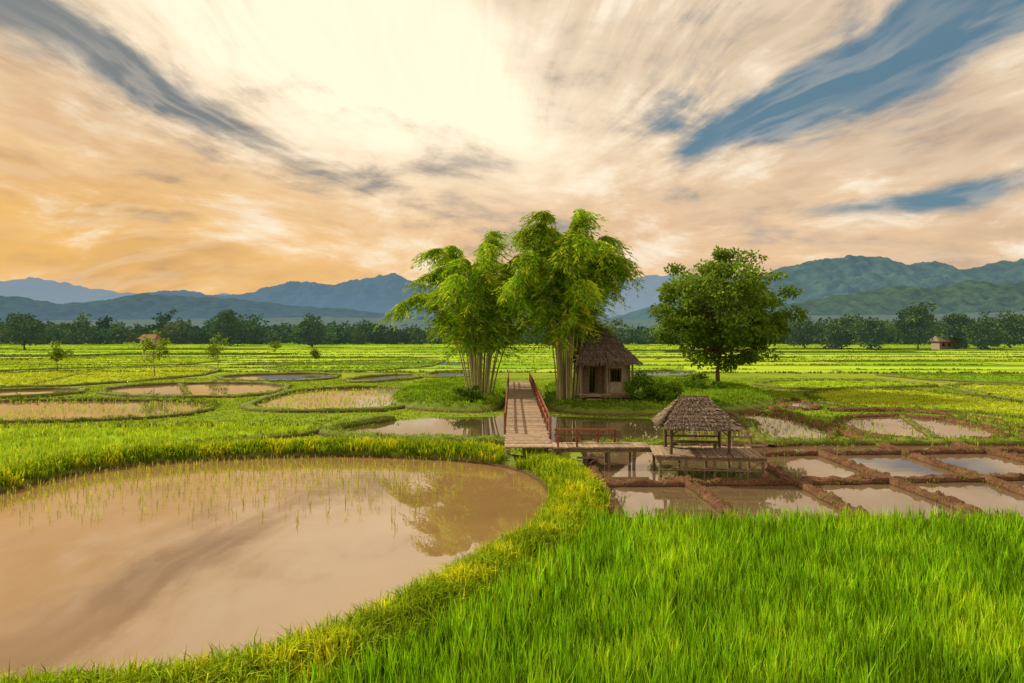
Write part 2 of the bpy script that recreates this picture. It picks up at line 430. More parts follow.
pr=np.clip((q[:,1]-17)/5.5,.05,1)*np.clip((-q[:,0]-.6)/4,.15,1); q=q[rng.random(len(q))<pr]
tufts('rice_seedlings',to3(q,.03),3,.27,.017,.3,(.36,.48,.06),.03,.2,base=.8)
# ------------------------------------------------------------------ far patchwork of fields
V=[];Fq=[];Cc=[];fb=[];VW=[];FW=[]
y=86.
pal=[(.38,.56,.05),(.33,.52,.045),(.26,.46,.035),(.42,.55,.06),(.23,.41,.03),(.36,.56,.05),(.32,.46,.06)]
while y<420:
    dy=rng.uniform(5,10)*(y/90)**.8
    x=-y*1.05
    sl=rng.normal(0,.03)
    while x<y*1.05:
        dx=rng.uniform(14,50)*(y/90)**.5
        c=np.array(pal[rng.integers(len(pal))])*rng.uniform(.92,1.1)
        sh=dy*.25; g=.45
        Q=[(x+g,y+g+sl*x,.05),(x+dx-g,y+g+sl*(x+dx),.05),(x+dx-g+sh,y+dy-g+sl*(x+dx),.05),(x+g+sh,y+dy-g+sl*x,.05)]
        if rng.random()<.2 and y<230:
            b=len(VW); VW+=Q; FW.append([b,b+1,b+2,b+3])
        else:
            b=len(V); V+=Q; Fq.append([b,b+1,b+2,b+3]); Cc+=[tuple(c)]*4
        x+=dx
    fb.append((y,dy,sl)); y+=dy
mk('crop_fields',V,[np.array(Fq)],M_field,np.array(Cc))
mk('flooded_fields',VW,[np.array(FW)],M_water)
pts=[];cols=[]
for yy,dy,sl in fb:
    n=int(2.1*yy*2.6); x=rng.uniform(-yy*1.05,yy*1.05,n)
    keep=np.array([noise.noise(Vector((a*.03,yy,0))) for a in x])>-.25
    x=x[keep]; pts.append(np.c_[x,yy+sl*x+rng.normal(0,.25,len(x)),0*x]); cols.append(np.tile((.15,.27,.03),(len(x),1))*rng.uniform(.7,1.5))
tufts('field_edge_grass',np.concatenate(pts),4,.33,.22,.4,np.concatenate(cols),.4,.2)
# ------------------------------------------------------------------ islands
def island(name,pts,h,seed):
    pl=resample(chaikin([G(*q) for q in pts],2),.6,True)[:-1]; pl=np.array(pl); c=pl.mean(0); V=[];n=len(pl)
    prof=[(1.02,-.03),(1,.12),(.97,.62),(.92,.85),(.8,.95),(.6,1),(.35,1.02),(.12,1.03)]
    for s,v in prof:
        for x,y in pl:
            q=c+(np.array((x,y))-c)*s
            V.append((q[0],q[1],v*h+(.07*noise.noise(Vector((q[0]*.9,q[1]*.9,seed))) if v>0 else 0)))
    V.append((c[0],c[1],h*1.03)); fc=[[k*n+i,k*n+(i+1)%n,(k+1)*n+(i+1)%n,(k+1)*n+i] for k in range(len(prof)-1) for i in range(n)]
    t=[[(len(prof)-1)*n+i,(len(prof)-1)*n+(i+1)%n,len(V)-1] for i in range(n)]
    mk(name,V,[np.array(fc),np.array(t)],M_gb,smooth=True)
    poly=[tuple(c+(q-c)*.97) for q in pl]; q=samp(poly,15)
    d=distpoly(q,poly); z=h*np.interp(d,[0,.35,1.2],[.6,.85,1.0])
    pc=np.array([noise.noise(Vector((x*.4,y*.4,4))) for x,y in q])
    keep=~((q[:,0]>-.5)&(q[:,0]<1.8))
    tufts('island_grass',np.c_[q,z-.02][keep],6,.26,.045,.45,(np.array([.19,.37,.025])*(1+.6*pc[:,None]))[keep],.1,.25)
island('island_ground',[(545,408),(560,413),(600,416),(680,416),(750,412),(778,406),(772,397),(740,388),(680,381),(600,379),(548,385),(540,397)],.5,1)
island('island_ground',[(388,402),(400,409),(450,413),(500,413),(507,400),(500,386),(450,381),(410,387)],.5,2)
# ------------------------------------------------------------------ bamboo
def bamboo(name,x0,y0,z0,H,R,ncul,seed):
    rs=np.random.default_rng(seed); par=empty(name); mb=MB(); LP=[];LD=[];LC=[];LL=[]
    for i in range(ncul):
        az=2*np.pi*i/ncul*2.4+rs.normal(0,.35); f=math.sqrt((i+.5)/ncul)*rs.uniform(.7,1.1)
        out=R*f; Hi=H*(1.0-.34*f**2)*rs.uniform(.84,1.04)
        b=np.array([x0+math.cos(az)*1.0*f,y0+math.sin(az)*.9*f,z0-.1]); dr=np.array([math.cos(az),math.sin(az),0])
        def pt(t): 
            zz=Hi*(1.45*t-.45*t**3)-(f*2.6)*t**6
            return b+dr*(out-1.*f)*(.28*t+.72*t**2.2)+np.array([0,0,zz])
        ts=np.linspace(0,1,12); pl=[pt(t) for t in ts]
        mb.tube([tuple(p) for p in pl],list(np.interp(ts,[0,1],[.06,.012])),5)
        nb_=int(80*(.8+.5*f)); cs=rs.uniform(.75,1.25)
        for t in rs.beta(1.45,1.1,nb_)*.78+.24:
            p=pt(t); tn=pt(min(t+.03,1.05))-p; tn/=np.linalg.norm(tn)
            a2=rs.uniform(0,2*np.pi); s=np.array([math.cos(a2),math.sin(a2),0]); s=s*.95+dr*.45
            L=rs.uniform(.7,1.7)*(1.3-.65*t); nl=int(rs.integers(13,22)); shade=rs.uniform(.5,1.5)*cs
            u=np.linspace(.05,1,nl)
            q=p+np.outer(u*L,s*.85+tn*.6)-np.outer((u**2)*L*.85,[0,0,1])+rs.normal(0,.05,(nl,3))
            sd=np.cross(s,[0,0,1.]); sgn=rs.choice([-1,1],nl)[:,None]
            dd=np.outer(np.ones(nl),s*.5+tn*.2)+sgn*sd*.55+rs.normal(0,.25,(nl,3))+np.array([0,0,-.65])
            LP.append(q);LD.append(dd);LL.append(rs.uniform(.28,.55,nl))
            base=np.array([.21,.42,.03]) if rs.random()<.6 else np.array([.42,.55,.05])
            LC.append(np.outer(rs.uniform(.75,1.25,nl)*shade,base))
    mb.make('culms',M_culm,par,True)
    P=np.concatenate(LP);V,q,c=leaves(P,np.concatenate(LD),np.concatenate(LL),.072,np.concatenate(LC))
    mk('foliage',V,[q],M_leaf,c.clip(0,.8),par)
bamboo('bamboo_clump',-2.4,49.6,.5,12.2,7.2,38,11)
bamboo('bamboo_clump',3.8,46.6,.5,14.3,5.4,38,23)
# ------------------------------------------------------------------ broadleaf tree
def tree(name,x0,y0,z0,H,Rc,ct,ncl,nl,ls,col,seed,mat=M_leaf,trunk=.3,clr=.9,par=True,irrk=.32):
    rs=np.random.default_rng(seed); e=empty(name) if par else None; mb=MB(); 
    base=Vector((x0,y0,z0-.1)); zc=z0+H*(ct+(1-ct)*.5); hz=H*(1-ct)*.5
    fork=base+Vector((rs.normal(0,.02)*H,rs.normal(0,.02)*H,H*ct*.9))
    mid=(base+fork)/2+Vector((rs.normal(0,.015)*H,0,0))
    mb.tube([base,mid,fork],[trunk,trunk*.8,trunk*.65],8)
    lead=Vector((x0+rs.normal(0,.05)*H,y0,z0+H*.88)); mb.tube([fork,(fork+lead)/2+Vector((rs.normal(0,.03)*H,0,0)),lead],[trunk*.6,trunk*.35,.03],6)
    P=[];D=[];C=[]
    for i in range(ncl):
        while True:
            v=rs.uniform(-1,1,3)
            r=np.linalg.norm(v)
            if .35<r<1: break
        w=1-.35*max(0,v[2])-.15*max(0,-v[2])
        irr=1+irrk*noise.noise(Vector(v/r*1.9+seed))*1.4
        c=np.array([x0+v[0]*Rc*w*irr,y0+v[1]*Rc*w*irr,zc+v[2]*hz*irr])
        t=min(1,max(.0,(v[2]+1)*.35)); s=fork.lerp(lead,t)
        if par and (i%3==0 or ncl<30):
            m=s.lerp(Vector(c),.55)+Vector((0,0,-.04*H)); mb.tube([s,m,Vector(c)],[trunk*.28,trunk*.16,.02],5)
        k=int(nl*rs.uniform(.6,1.3)); cr=clr*rs.uniform(.6,1.25)
        g=rs.normal(0,1,(k,3)); g=g/np.linalg.norm(g,axis=1,keepdims=True)*(rs.random((k,1))**.45)*cr*np.array([1.15,1.15,.62])
        P.append(c+g); D.append(g*.8+rs.normal(0,.5,(k,3))+np.array([0,0,-.15]))
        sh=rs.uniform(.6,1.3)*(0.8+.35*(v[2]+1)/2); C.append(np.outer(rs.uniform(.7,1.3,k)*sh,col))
    P=np.concatenate(P);D=np.concatenate(D);C=np.concatenate(C)
    Lr=ls*rng.uniform(.7,1.3,len(P)); V,q,c=leaves(P,D,Lr,Lr*.62,C)
    if par:
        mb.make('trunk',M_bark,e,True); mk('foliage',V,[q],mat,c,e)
    return mb,V,q,c
tree('broadleaf_tree',17.7,58.5,.4,11.6,6.3,.14,190,165,.31,(.155,.265,.04),5,trunk=.26,clr=.95,irrk=.3)
tree('shrub',8.3,44.6,.45,1.9,1.2,.02,26,90,.17,(.14,.28,.03),31,trunk=.05,clr=.35)
tree('shrub',9.9,44.9,.45,1.5,1.2,.02,22,90,.17,(.16,.30,.03),32,trunk=.05,clr=.35)
tree('shrub',-2.9,45.2,.45,1.1,1.2,.02,22,80,.16,(.13,.26,.03),33,trunk=.05,clr=.33)
tree('shrub',15.2,55.5,.4,1.2,1.6,.02,22,80,.2,(.13,.26,.03),34,trunk=.05,clr=.4)
for (px,py,h,r,s) in [(155,377,5.2,1.6,41),(218,367,4.3,2.0,42),(57,372,3.6,1.3,43),(275,355,3.4,1.3,44),(315,362,2.2,.8,45)]:
    x,y=G(px,py); tree('sapling',x,y,0,h,r,.3,22,36,.26,(.16,.25,.045),s,trunk=.06,clr=.45,irrk=.6)
for (px,py,h,r,s) in [(918,350,14,6,51),(842,349,10,7,52),(870,350,9,5,53),(958,349,10,6,54),(985,350,8,5,57),(25,350,11,5,55),(1010,348,9,7,56),(230,346,9,5,58),(805,348,8,5,59),(312,347,9,4,60)]:
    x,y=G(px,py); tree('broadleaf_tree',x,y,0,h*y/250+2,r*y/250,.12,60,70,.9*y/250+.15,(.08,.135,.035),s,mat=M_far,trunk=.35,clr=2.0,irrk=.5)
Vs=[];Qs=[];Cs=[];off=0
rs=np.random.default_rng(99)
x=-360.
while x<380:
    for layer in (0,1,2):
        D=rs.uniform(290,330)+layer*40
        xx=x*(D/300)+rs.normal(0,3)
        big=rs.random()<.09
        H=rs.uniform(4.5,9.5)*(1.5 if big else 1)*(1+layer*.14)*(1.15 if x>60 else 1.); 
        if abs(x)<60: H*=.8
        _,V,q,c=tree('t',xx,D,0,H,rs.uniform(3.2,6.5)*(.6 if rs.random()<.35 else 1),.0,16,22,1.5,np.array((.05,.10,.03))*rs.uniform(.5,1.8)*np.array((rs.uniform(.8,1.5),1,1)),int(rs.integers(1e6)),trunk=.3,clr=1.8,par=False,irrk=.5)
        Vs.append(V);Qs.append(q+off);Cs.append(c);off+=len(V)
    x+=rs.uniform(2.0,4.0)
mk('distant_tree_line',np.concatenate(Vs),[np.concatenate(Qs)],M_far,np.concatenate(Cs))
# ------------------------------------------------------------------ mountains
def mountain(name,prof,D,depth,haze,hz,dc,seed):
    pp=np.array(prof,float); xs=np.linspace(pp[0,0],pp[-1,0],360); hy=np.interp(xs,pp[:,0],pp[:,1])
    k=np.ones(7)/7; hy=np.convolve(np.pad(hy,3,'edge'),k,'valid')
    T=np.r_[np.linspace(0,1,56),1.15,1.4,1.8]; V=[]
    for t in T:
        for i,px in enumerate(xs):
            x=(px-512)/F*D; h=(HY-hy[i])/F*D+5
            y=D-depth*(1-t)
            s=depth*.22
            rg=1-abs(noise.fractal(Vector((x/s,y/s*.45,seed)),1.,2.,5))*2
            rg2=noise.fractal(Vector((x/s*4,y/s*4,seed+3)),.9,2.,4)
            tt=t if t<=1 else max(0,1-(t-1)*1.2)
            env=tt**1.15
            z=h*(env*(1-.62*(1-env)*(1-rg))) + h*.085*rg2*(.2+.6*math.sin(math.pi*min(t,1)))+h*.03*rg2
            V.append((x,y,z if t>0 else -5))
    n=len(xs); fc=[[a*n+i,a*n+i+1,(a+1)*n+i+1,(a+1)*n+i] for a in range(len(T)-1) for i in range(n-1)]
    m,nb,o=newmat(name+'_forest_haze'); v=nb.pos(); n1=nb.noise(v,60/D,4,.7)
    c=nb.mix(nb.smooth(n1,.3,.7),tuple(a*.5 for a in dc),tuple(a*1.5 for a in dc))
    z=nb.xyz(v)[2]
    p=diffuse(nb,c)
    e=nb.nt.nodes.new('ShaderNodeEmission'); nb.put(e,0,haze)  # airlight haze put into the material as emission, stronger towards the foot
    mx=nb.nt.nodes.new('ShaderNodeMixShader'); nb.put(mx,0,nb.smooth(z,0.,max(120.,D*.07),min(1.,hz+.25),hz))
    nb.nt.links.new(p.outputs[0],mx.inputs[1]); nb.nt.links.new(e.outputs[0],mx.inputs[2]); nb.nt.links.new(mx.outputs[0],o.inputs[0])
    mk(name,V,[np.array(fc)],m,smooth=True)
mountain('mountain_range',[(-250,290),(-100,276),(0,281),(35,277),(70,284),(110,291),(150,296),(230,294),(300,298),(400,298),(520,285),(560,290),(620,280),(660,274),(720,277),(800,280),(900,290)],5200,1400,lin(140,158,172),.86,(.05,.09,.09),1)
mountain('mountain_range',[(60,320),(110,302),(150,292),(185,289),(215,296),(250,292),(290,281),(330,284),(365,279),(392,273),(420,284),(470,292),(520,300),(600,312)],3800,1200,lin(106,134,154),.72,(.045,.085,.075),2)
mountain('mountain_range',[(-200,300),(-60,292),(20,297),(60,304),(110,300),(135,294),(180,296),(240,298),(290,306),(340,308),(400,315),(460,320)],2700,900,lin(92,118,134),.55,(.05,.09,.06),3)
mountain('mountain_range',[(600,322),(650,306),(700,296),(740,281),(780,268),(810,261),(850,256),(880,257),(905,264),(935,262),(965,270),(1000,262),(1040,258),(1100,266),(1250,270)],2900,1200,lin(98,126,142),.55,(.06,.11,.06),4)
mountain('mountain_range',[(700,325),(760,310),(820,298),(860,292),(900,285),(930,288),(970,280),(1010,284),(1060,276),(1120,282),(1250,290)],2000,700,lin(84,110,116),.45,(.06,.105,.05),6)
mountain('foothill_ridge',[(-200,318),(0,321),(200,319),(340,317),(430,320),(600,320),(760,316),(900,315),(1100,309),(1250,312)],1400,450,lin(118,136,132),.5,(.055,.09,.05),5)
# ------------------------------------------------------------------ thatch roofs
def thatch(par,cx,cy,zE,zR,hx,hy,rh,rsft,rot,ns,K,W,tone,sag=.0):
    ca,sa=math.cos(rot),math.sin(rot)
    T=lambda p: np.stack([cx+p[...,0]*ca-p[...,1]*sa,cy+p[...,0]*sa+p[...,1]*ca,p[...,2]],-1)
    E=[np.array(p,float) for p in ((-hx,-hy,zE),(hx,-hy,zE),(hx,hy,zE),(-hx,hy,zE))]
    A=np.array((-rh+rsft,0,zR));B=np.array((rh+rsft,0,zR))
    faces=[(E[0],E[1],A,B),(E[1],E[2],B,B),(E[2],E[3],B,A),(E[3],E[0],A,A)]
    V=[];fc=[]
    for a,b,c,d in faces:
        o=np.array([0,0,.03])
        k=len(V); V+=[a-o,b-o,d-o,c-o]; fc.append([k,k+1,k+2,k+3])
        k=len(V); o2=np.array([0,0,.14]); V+=[a*[.97,.97,1]-o2,b*[.97,.97,1]-o2,d-o2,c-o2]; fc.append([k+3,k+2,k+1,k])
        V_=[a-o,b-o,b*[.97,.97,1]-o2,a*[.97,.97,1]-o2]; k=len(V); V+=V_; fc.append([k+3,k+2,k+1,k])
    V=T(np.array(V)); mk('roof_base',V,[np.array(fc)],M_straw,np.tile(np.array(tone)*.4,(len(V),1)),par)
    PV=[];PQ=[];PC=[];off=0
    for a,b,c,d in faces:
        nrm=np.cross(b-a,(c+d)/2-a); nrm/=np.linalg.norm(nrm); sl=(c+d)/2-(a+b)/2; SL=np.linalg.norm(sl)
        area=SL*(np.linalg.norm(b-a)+np.linalg.norm(d-c))/2; n=int(ns*area)
        kk=rng.integers(0,K+1,n); v=((kk+rng.uniform(-.1,.35,n))/K).clip(0,1.02)
        u=rng.random(n); keep=rng.random(n)<(1-v*(1-np.linalg.norm(d-c)/np.linalg.norm(b-a)))+.12; u=u[keep];v=v[keep];n=len(u)
        up=(a[None]*(1-u[:,None])+b[None]*u[:,None])*(1-v[:,None])+(c[None]*(1-u[:,None])+d[None]*u[:,None])*v[:,None]
        ds=(up-(c[None]*(1-u[:,None])+d[None]*u[:,None])); ln=np.linalg.norm(ds,axis=1,keepdims=True); ds=np.where(ln>.05,ds/np.maximum(ln,.05),-sl/SL)
        ds=ds+rng.normal(0,.07,(n,3)); L=(1.4*SL/K)*rng.uniform(.6,1.15,n)[:,None]; side=np.cross(ds,nrm); side/=np.linalg.norm(side,axis=1,keepdims=True)
        w=W*rng.uniform(.6,1.4,n)[:,None]
        p0=up+nrm*.02; p1=up+ds*L+nrm*rng.uniform(.04,.12,n)[:,None]
        vv=np.stack([p0-side*w/2,p0+side*w/2,p1+side*w*.3,p1-side*w*.3],1).reshape(-1,3)
        PV.append(T(vv)); PQ.append(np.arange(n)[:,None]*4+np.arange(4)+off); off+=4*n
        cc=np.outer(rng.uniform(.5,1.6,n),tone)*(1+.12*(kk[keep]%2)[:,None])
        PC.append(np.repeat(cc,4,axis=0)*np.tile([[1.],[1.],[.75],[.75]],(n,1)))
    n=int(260*(rh*2+.4)); x=rng.uniform(A[0]-.12,B[0]+.12,n); s=rng.choice([-1,1],n)
    sd=np.stack([0*x+1,0*x,0*x],1); p0=np.stack([x,0*x,0*x+zR+.08],1); p1=p0+np.stack([rng.normal(0,.03,n),s*.3*hy/1.5,-np.full(n,.3)*(zR-zE)/1.5],1)
    vv=np.stack([p0-sd*W/2,p0+sd*W/2,p1+sd*W/2,p1-sd*W/2],1).reshape(-1,3); PV.append(T(vv)); PQ.append(np.arange(n)[:,None]*4+np.arange(4)+off)
    PC.append(np.repeat(np.outer(rng.uniform(.5,1.2,n),tone),4,axis=0))
    mk('thatch',np.concatenate(PV),[np.concatenate(PQ)],M_straw,np.concatenate(PC),par)
# ------------------------------------------------------------------ hut
hut=empty('thatched_hut'); zf=.95
x0,x1,y0h,y1h=4.75,7.9,46.2,49.6; zt=3.2
mb=MB()
for x in (x0,6.3,x1):
    for y in (y0h,y1h): mb.box((x,y,1.75),(.16,.16,3.1),col=.6)
for x in np.arange(x0-.3,x1+.3,.22): mb.box((x+.1,(y0h+y1h)/2-.35,zf-.04),(.21,y1h-y0h+1.3,.07))
mb.box((6.3,y0h-.9,zf-.16),(3.7,.12,.14),col=.6); mb.box((6.3,y0h+.03,zt-.05),(3.5,.18,.16),col=.7)
for x in (x0-.2,6.2,x1+.1): mb.box((x,y0h-.85,.65),(.14,.14,.6),col=.6)
mb.box((x0-.2,y0h-.85,2.0),(.11,.11,2.2),col=.8); mb.box((x1+.1,y0h-.85,2.0),(.11,.11,2.2),col=.8)
for i in range(3): mb.box((5.4,y0h-1.15-.28*i,.85-.2*i),(1.0,.28,.07),col=.9)
mb.make('frame',M_wood,hut)
mb=MB(); mb2=MB()
bx=x0+.12
while bx<x1-.1:
    door=5.05<bx<5.75; win=6.55<bx<7.25
    t=(mb2 if bx>6.3 else mb)
    w=.17; yo=y0h+rng.normal(0,.008)
    if door: t.box((bx+.08,yo,(2.75+zt)/2),(w,.05,zt-2.75))
    elif win:
        t.box((bx+.08,yo,(zf+1.75)/2),(w,.05,1.75-zf)); t.box((bx+.08,yo,(2.55+zt)/2),(w,.05,zt-2.55))
    else: t.box((bx+.08,yo,(zf+zt)/2),(w,.05,zt-zf))
    bx+=.18
by=y0h+.1
while by<y1h:
    for xx in (x0,x1): (mb2 if xx==x1 else mb).box((xx,by+.08,(zf+zt)/2),(.05,.17,zt-zf)) 
    by+=.18
for bx in np.arange(x0,x1,.18): mb.box((bx+.08,y1h,(zf+zt)/2),(.17,.05,zt-zf))
mb.make('dark_wall',M_dark,hut)
M_light=mat_wood('pale_boards',(.42,.34,.25),(.55,.47,.36)); mb2.make('pale_wall',M_light,hut)
mb=MB()
for a in ((6.52,2.15,.07,.95),(7.36,2.15,.07,.95)): mb.box((a[0],y0h-.045,a[1]),(a[2],.05,a[3]))
for z in (1.72,2.58): mb.box((6.94,y0h-.045,z),(.77,.05,.07))
for xx in (5.0,5.88): mb.box((xx,y0h-.045,1.85),(.08,.05,1.85))
mb.box((6.94,y0h-.02,2.15),(.04,.03,.8)); mb.box((5.42,y0h-.045,2.8),(.96,.05,.09))
mb.box((5.72,y0h-.35,1.84),(.04,.72,1.75),rz=.35,col=.8)
mb.make('window_and_door_frames',M_dark,hut)
thatch(hut,6.3,47.6,3.1,5.5,2.1,2.6,.5,-.6,0.0,260,11,.06,(.17,.135,.115))
# ------------------------------------------------------------------ walkway
DZ=.8
wk=empty('wooden_walkway'); mb=MB()
y=25.3
while y<60:
    mb.box((.62+rng.normal(0,.025),y,DZ-.03+rng.normal(0,.006)),(1.78+rng.normal(0,.03),.17,.05),rz=rng.normal(0,.008)); y+=.19
for x in (-.15,1.4): mb.box((x,42.5,DZ-.15),(.12,35,.16),col=.6)
for y in np.arange(26,60,2.2):
    for x in (-.15,1.4): mb.tube([(x,y,-.2),(x,y,DZ-.1)],.07,7,.6)
mb.make('deck',M_wood,wk)
mb=MB()
for x,ys in ((-.3,29.),(1.55,27.6)):
    yy=np.arange(ys,60,2.3)
    for y in yy: mb.box((x,y,DZ+.36),(.09,.09,.9)); 
    for z in (DZ+.42,DZ+.78):
        for a,b in zip(yy[:-1],yy[1:]): mb.box((x+.0,(a+b)/2,z),(.06,b-a+.06,.07),rx=rng.normal(0,.008))
mb.make('railings',M_red,wk)
bw=empty('boardwalk'); mb=MB()
x=1.62
while x<5.2:
    mb.box((x,25.75+rng.normal(0,.02),DZ-.035),(.17,1.15+rng.normal(0,.03),.05),rz=rng.normal(0,.01)); x+=.19
for y in (25.3,26.2): mb.box((3.4,y,DZ-.14),(3.7,.1,.14),col=.6)
for x in (1.8,2.75,3.6,4.5):
    for y in (25.3,26.2): mb.tube([(x,y,-.2),(x+rng.normal(0,.03),y,DZ-.08)],.06,7,.6)
mb.box((2.9,25.2,.4),(1.0,.07,.07),col=.7); mb.beam((2.75,25.24,.1),(3.6,25.24,.7),.06)
mb.make('deck',M_wood,bw)
mb=MB()
for x in (1.7,2.5,3.3,3.95): mb.box((x,26.3,DZ+.22),(.08,.08,.55))
for z in (DZ+.28,DZ+.48): mb.box((2.82,26.3,z),(2.4,.06,.06))
for x in (1.7,2.4): mb.box((x,25.25,DZ+.18),(.07,.07,.45))
mb.make('railing',M_red,bw)
# ------------------------------------------------------------------ pavilion
pv=empty('thatched_pavilion'); mb=MB(); rot=-.10; cx,cy=6.6,24.4
def TR(x,y): return (cx+x*math.cos(rot)-y*math.sin(rot),cy+x*math.sin(rot)+y*math.cos(rot))
x=-1.5
while x<2.15:
    p=TR(x,0); mb.box((p[0],p[1],DZ-.03+rng.normal(0,.005)),(.155,2.15+rng.normal(0,.05),.05),rz=rot+rng.normal(0,.01)); x+=.175
for y in (-.95,0,.95):
    p=TR(.32,y); mb.box((p[0],p[1],DZ-.125),(3.7,.1,.12),rz=rot,col=.6)
for px_ in (-1.4,-.5,.45,1.3,2.05):
    for y in (-.95,.95):
        p=TR(px_,y); mb.tube([(p[0]+rng.normal(0,.03),p[1],-.2),(p[0],p[1],DZ-.06)],.055,7,.6)
for a,b in ((-1.4,-.5),(1.3,2.05)):
    p=TR(a,-1.01);q=TR(b,-1.01); mb.beam((p[0],p[1],.12),(q[0],q[1],.66),.05,.7)
p=TR(.3,-1.02);q=TR(-1.4,-1.02); mb.beam((q[0],q[1],.3),(p[0]+1.6,p[1]-.2,.3),.055,.7)
mb.make('deck',M_wood,pv)
mb=MB()
for x in (-1.0,.95):
    for y in (-.8,.8):
        p=TR(x,y); mb.tube([(p[0],p[1],DZ-.1),(p[0]+rng.normal(0,.02),p[1],1.9)],.055,8,.8)
for y in (-.8,.8):
    p=TR(0,y); mb.box((p[0],p[1],1.78),(2.3,.08,.1),rz=rot,col=.7)
for x in (-1.0,.95):
    p=TR(x,0); mb.box((p[0],p[1],1.86),(.08,1.9,.09),rz=rot,col=.7)
for x in (-1.0,.95):
    s=1 if x<0 else -1
    p=TR(x,-.8);q=TR(x+.35*s,-.8); mb.beam((p[0],p[1],1.42),(q[0],q[1],1.76),.05)
p=TR(0,.8)
mb.box((p[0],p[1],1.2),(1.95,.05,.06),rz=rot); 
p=TR(0,.6); mb.box((p[0],p[1],1.02),(1.7,.36,.05),rz=rot)
for x in (-.75,.75):
    p=TR(x,.6); mb.box((p[0],p[1],.9),(.06,.3,.2),rz=rot)
mb.make('posts_and_beams',M_dark,pv)
mb=MB()
for x in (1.45,2.1):
    for y in (-.95,.95):
        p=TR(x,y); mb.box((p[0],p[1],DZ+.2),(.06,.06,.42),rz=rot)
for y in (-.95,.95):
    p=TR(1.78,y); mb.box((p[0],p[1],DZ+.37),(.75,.05,.06),rz=rot)
mb.make('side_rail',M_wood,pv)
thatch(pv,cx,cy,1.80,2.68,1.28,1.15,.42,-.12,rot,1300,8,.03,(.27,.215,.175))
def farm_house(px,py,w,h,wallc,roofc):
    e=empty('farm_house'); x,y=G(px,py)
    me=MB(); me.box((x,y,h/2),(w,w*.7,h),col=1.); m,nb,o=newmat('house_wall'); principled(nb,o,nb.mix(nb.noise(nb.coord(),2,3),wallc,tuple(c*.8 for c in wallc)),.9); me.make('walls',m,e)
    b=MB(); rh=h*.7; hw=w*.62; hd=w*.5
    b.hexa([(x-hw,y-hd,h),(x+hw,y-hd,h),(x+hw,y+hd,h),(x-hw,y+hd,h),(x-hw*.8,y-.1,h+rh),(x+hw*.8,y-.1,h+rh),(x+hw*.8,y+.1,h+rh),(x-hw*.8,y+.1,h+rh)])
    m,nb,o=newmat('house_roof'); principled(nb,o,nb.mix(nb.noise(nb.coord(),1,3),roofc,tuple(c*.7 for c in roofc)),.9); b.make('roof',m,e)
    c=MB(); 
    for k in (-.3,0,.3): c.box((x+k*w,y-w*.35-.03,h*.55),(w*.13,.06,h*.4),col=.3)
    c.make('windows',M_dark,e)
farm_house(945,349,6,2.4,(.3,.25,.2),(.22,.19,.16))
farm_house(150,345,6,2.6,(.55,.5,.45),(.35,.16,.11))
# ------------------------------------------------------------------ world
w=bpy.data.worlds.new('World'); scene.world=w; w.use_nodes=True; nt=w.node_tree; nt.nodes.clear(); nb=NB(nt)
SE,SA=36,-55
dirv=nb.coord('Generated'); X,Y,Z=nb.xyz(dirv)
def nd(px,py):
    v=np.array([(px-512)/F,1,(HY-py)/F]); v/=np.linalg.norm(v); return v[0],v[2]
wn=nb.noise(dirv,2.2,1.5,.5,0,1); wx,wy,wz=nb.xyz(wn)
wm=nb.noise(dirv,6.,1.5,.5,0,1); mx_,my_,mz_=nb.xyz(wm)
def warp(c,a,k1): return nb.m('ADD',c,nb.m('MULTIPLY',nb.m('SUBTRACT',a,.5),k1))
Xw=warp(warp(X,wx,.22),mx_,.04); Zw=warp(warp(Z,wz,.12),mz_,.02)
def blob(px,py,L,W,deg):
    cx_,cz_=nd(px,py); t=math.radians(deg)
    dx=nb.m('SUBTRACT',Xw,cx_); dz=nb.m('SUBTRACT',Zw,cz_)
    u=nb.m('MULTIPLY',nb.m('ADD',nb.m('MULTIPLY',dx,math.cos(t)),nb.m('MULTIPLY',dz,math.sin(t))),F/L*1.12)
    v=nb.m('MULTIPLY',nb.m('SUBTRACT',nb.m('MULTIPLY',dz,math.cos(t)),nb.m('MULTIPLY',dx,math.sin(t))),F/W*1.12)
    d2=nb.m('ADD',nb.m('MULTIPLY',u,u),nb.m('MULTIPLY',v,v))
    return nb.m('EXPONENT',nb.m('MULTIPLY',d2,-1.))
rx,rz=nd(470,240)
dx=nb.m('SUBTRACT',warp(warp(X,wx,.16),mx_,.05),rx); dz=nb.m('SUBTRACT',warp(warp(Z,wz,.10),mz_,.045),rz)
ang=nb.m('ARCTAN2',dx,dz); rad=nb.m('SQRT',nb.m('ADD',nb.m('MULTIPLY',dx,dx),nb.m('MULTIPLY',dz,dz)))
fan=nb.smooth(rad,.06,.48)
st=nb.noise(nb.comb(nb.m('MULTIPLY',ang,2.4),nb.m('MULTIPLY',rad,2.2),0.),1.7,3,.55,.1)
st2r=nb.noise(nb.comb(nb.m('MULTIPLY',ang,5.2),nb.m('MULTIPLY',rad,3.4),5.),1.8,7,.62,.15)
fl=nb.noise(nb.scalevec(nb.comb(Xw,Y,Zw),(1.5,1.,3.8)),3.1,7,.62,.15)
st2=nb.m('ADD',nb.m('MULTIPLY',st2r,fan),nb.m('MULTIPLY',fl,nb.m('SUBTRACT',1.,fan)))
fn=nb.noise(nb.comb(nb.m('MULTIPLY',ang,8.),nb.m('MULTIPLY',rad,3.6),9.),1.5,4,.55,.25)
fil=nb.smooth(nb.m('ABSOLUTE',nb.m('SUBTRACT',fn,.5)),.09,.0)
sky=nt.nodes.new('ShaderNodeTexSky'); sky.sky_type='NISHITA'; sky.sun_disc=False
sky.sun_elevation=math.radians(SE); sky.sun_rotation=math.radians(SA)
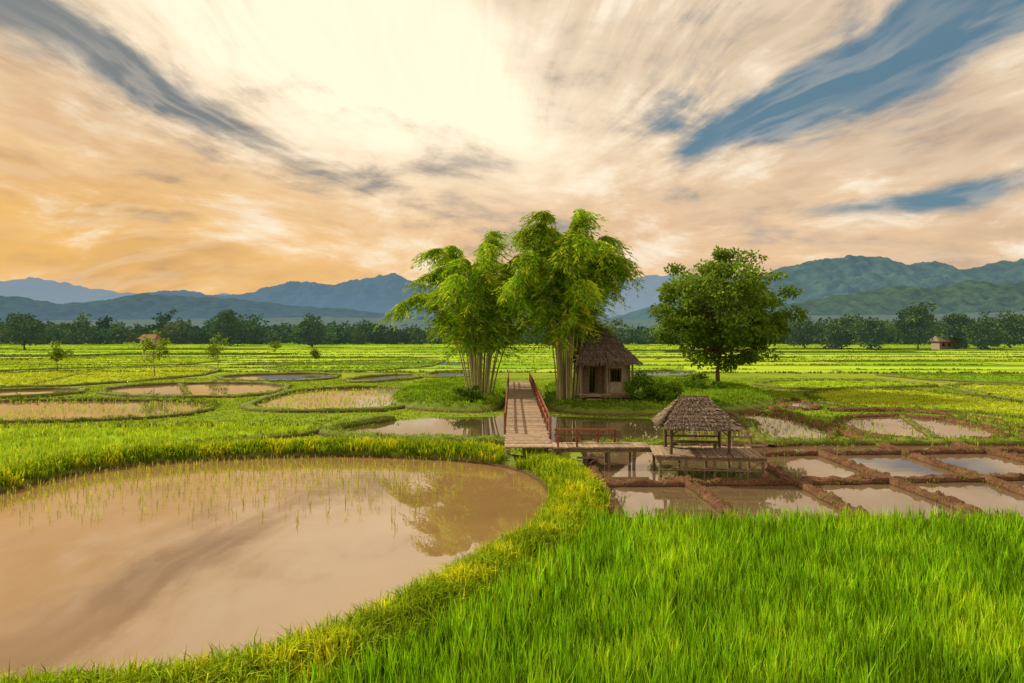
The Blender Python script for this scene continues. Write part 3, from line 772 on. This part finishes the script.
skyc=nb.mix(1.,sky.outputs[0],(.55,.72,.66),'MULTIPLY')
S10=lambda c,k=10.: tuple(v*k for v in c)
col=nb.mix(nb.smooth(Z,.0,.42),S10(lin(246,206,160)),S10(lin(240,216,184)))
col=nb.mix(nb.m('MULTIPLY',blob(20,262,430,110,-6),.85,clamp=True),col,S10(lin(253,196,98)))
col=nb.mix(nb.m('MULTIPLY',blob(560,250,200,60,0),.4,clamp=True),col,S10(lin(232,186,142)))
s1=nb.smooth(st,.38,.68); s2=nb.smooth(st2,.40,.68); f1=nb.smooth(fl,.40,.68)
sh=nb.m('ADD',nb.m('MULTIPLY',nb.m('MULTIPLY',s1,.4),fan),nb.m('ADD',nb.m('MULTIPLY',s2,.42),nb.m('MULTIPLY',f1,.32)),clamp=True)
col=nb.mix(nb.m('MULTIPLY',sh,.75),col,nb.mix(nb.smooth(X,-.5,.2),S10(lin(198,154,110)),S10(lin(180,156,138))))
hi=nb.m('MULTIPLY',nb.smooth(st2,.52,.36),nb.smooth(fl,.57,.38))
col=nb.mix(nb.m('MULTIPLY',hi,.9),col,S10(lin(255,242,218)))
glow=nb.m('ADD',blob(200,-10,290,85,-12),nb.m('ADD',nb.m('MULTIPLY',blob(370,95,130,80,-30),.9),nb.m('MULTIPLY',blob(480,100,60,90,60),.8)))
col=nb.mix(nb.m('MULTIPLY',glow,nb.m('SUBTRACT',1.05,nb.m('MULTIPLY',sh,.8)),clamp=True),col,S10((1.14,.99,.74)))
gaps=None
for b,k in [((195,108,230,27,-23),.95),((30,40,130,24,-20),.75),((880,62,210,36,22),.95),((1010,10,120,36,25),.95),((655,108,75,32,15),.75),((760,120,90,16,24),.7),((965,203,110,16,12),1.1),((860,215,60,9,8),.6),((700,15,70,14,10),.5),((330,232,170,8,-12),.35),((120,222,190,8,-8),.4),((230,165,120,9,-20),.35)]:
    g=nb.m('MULTIPLY',blob(*b),k); gaps=g if gaps is None else nb.m('ADD',gaps,g)
tex=nb.m('ADD',nb.m('MULTIPLY',nb.m('SUBTRACT',st2,.5),2.5),nb.m('MULTIPLY',nb.m('SUBTRACT',fl,.52),1.8))
gf=nb.smooth(nb.m('ADD',gaps,tex),.16,1.2)
bluec=nb.mix(nb.smooth(X,-.25,.3),S10(lin(120,128,132)),nb.mix(.3,S10(lin(84,126,150)),skyc))
col=nb.mix(nb.m('MULTIPLY',gf,.95),col,bluec)
col=nb.mix(nb.m('MULTIPLY',fil,nb.m('MULTIPLY',nb.smooth(st,.35,.6),nb.m('MULTIPLY',fan,.22))),col,S10(lin(252,232,206)))
col=nb.mix(nb.smooth(Z,.02,-.05),col,S10((.25,.24,.18)))
bg=nt.nodes.new('ShaderNodeBackground'); nb.put(bg,0,col); bg.inputs[1].default_value=.1
o=nt.nodes.new('ShaderNodeOutputWorld'); nt.links.new(bg.outputs[0],o.inputs[0])
sl=bpy.data.lights.new('sun','SUN'); sl.energy=5.0; sl.angle=math.radians(1.0); sl.color=(1.,.85,.57)
so=bpy.data.objects.new('sun',sl); bpy.context.collection.objects.link(so)
e,a=math.radians(SE),math.radians(SA); d=Vector((math.sin(a)*math.cos(e),math.cos(a)*math.cos(e),math.sin(e)))
so.rotation_euler=(-d).to_track_quat('-Z','Y').to_euler()
cd=bpy.data.cameras.new('camera'); cd.sensor_width=36; cd.lens=24.01; cd.clip_end=30000; cd.clip_start=.1; cd.shift_y=-8.5/1024
co=bpy.data.objects.new('camera',cd); co.location=(0,0,CH); co.rotation_euler=(math.radians(90),0,0); bpy.context.collection.objects.link(co); scene.camera=co
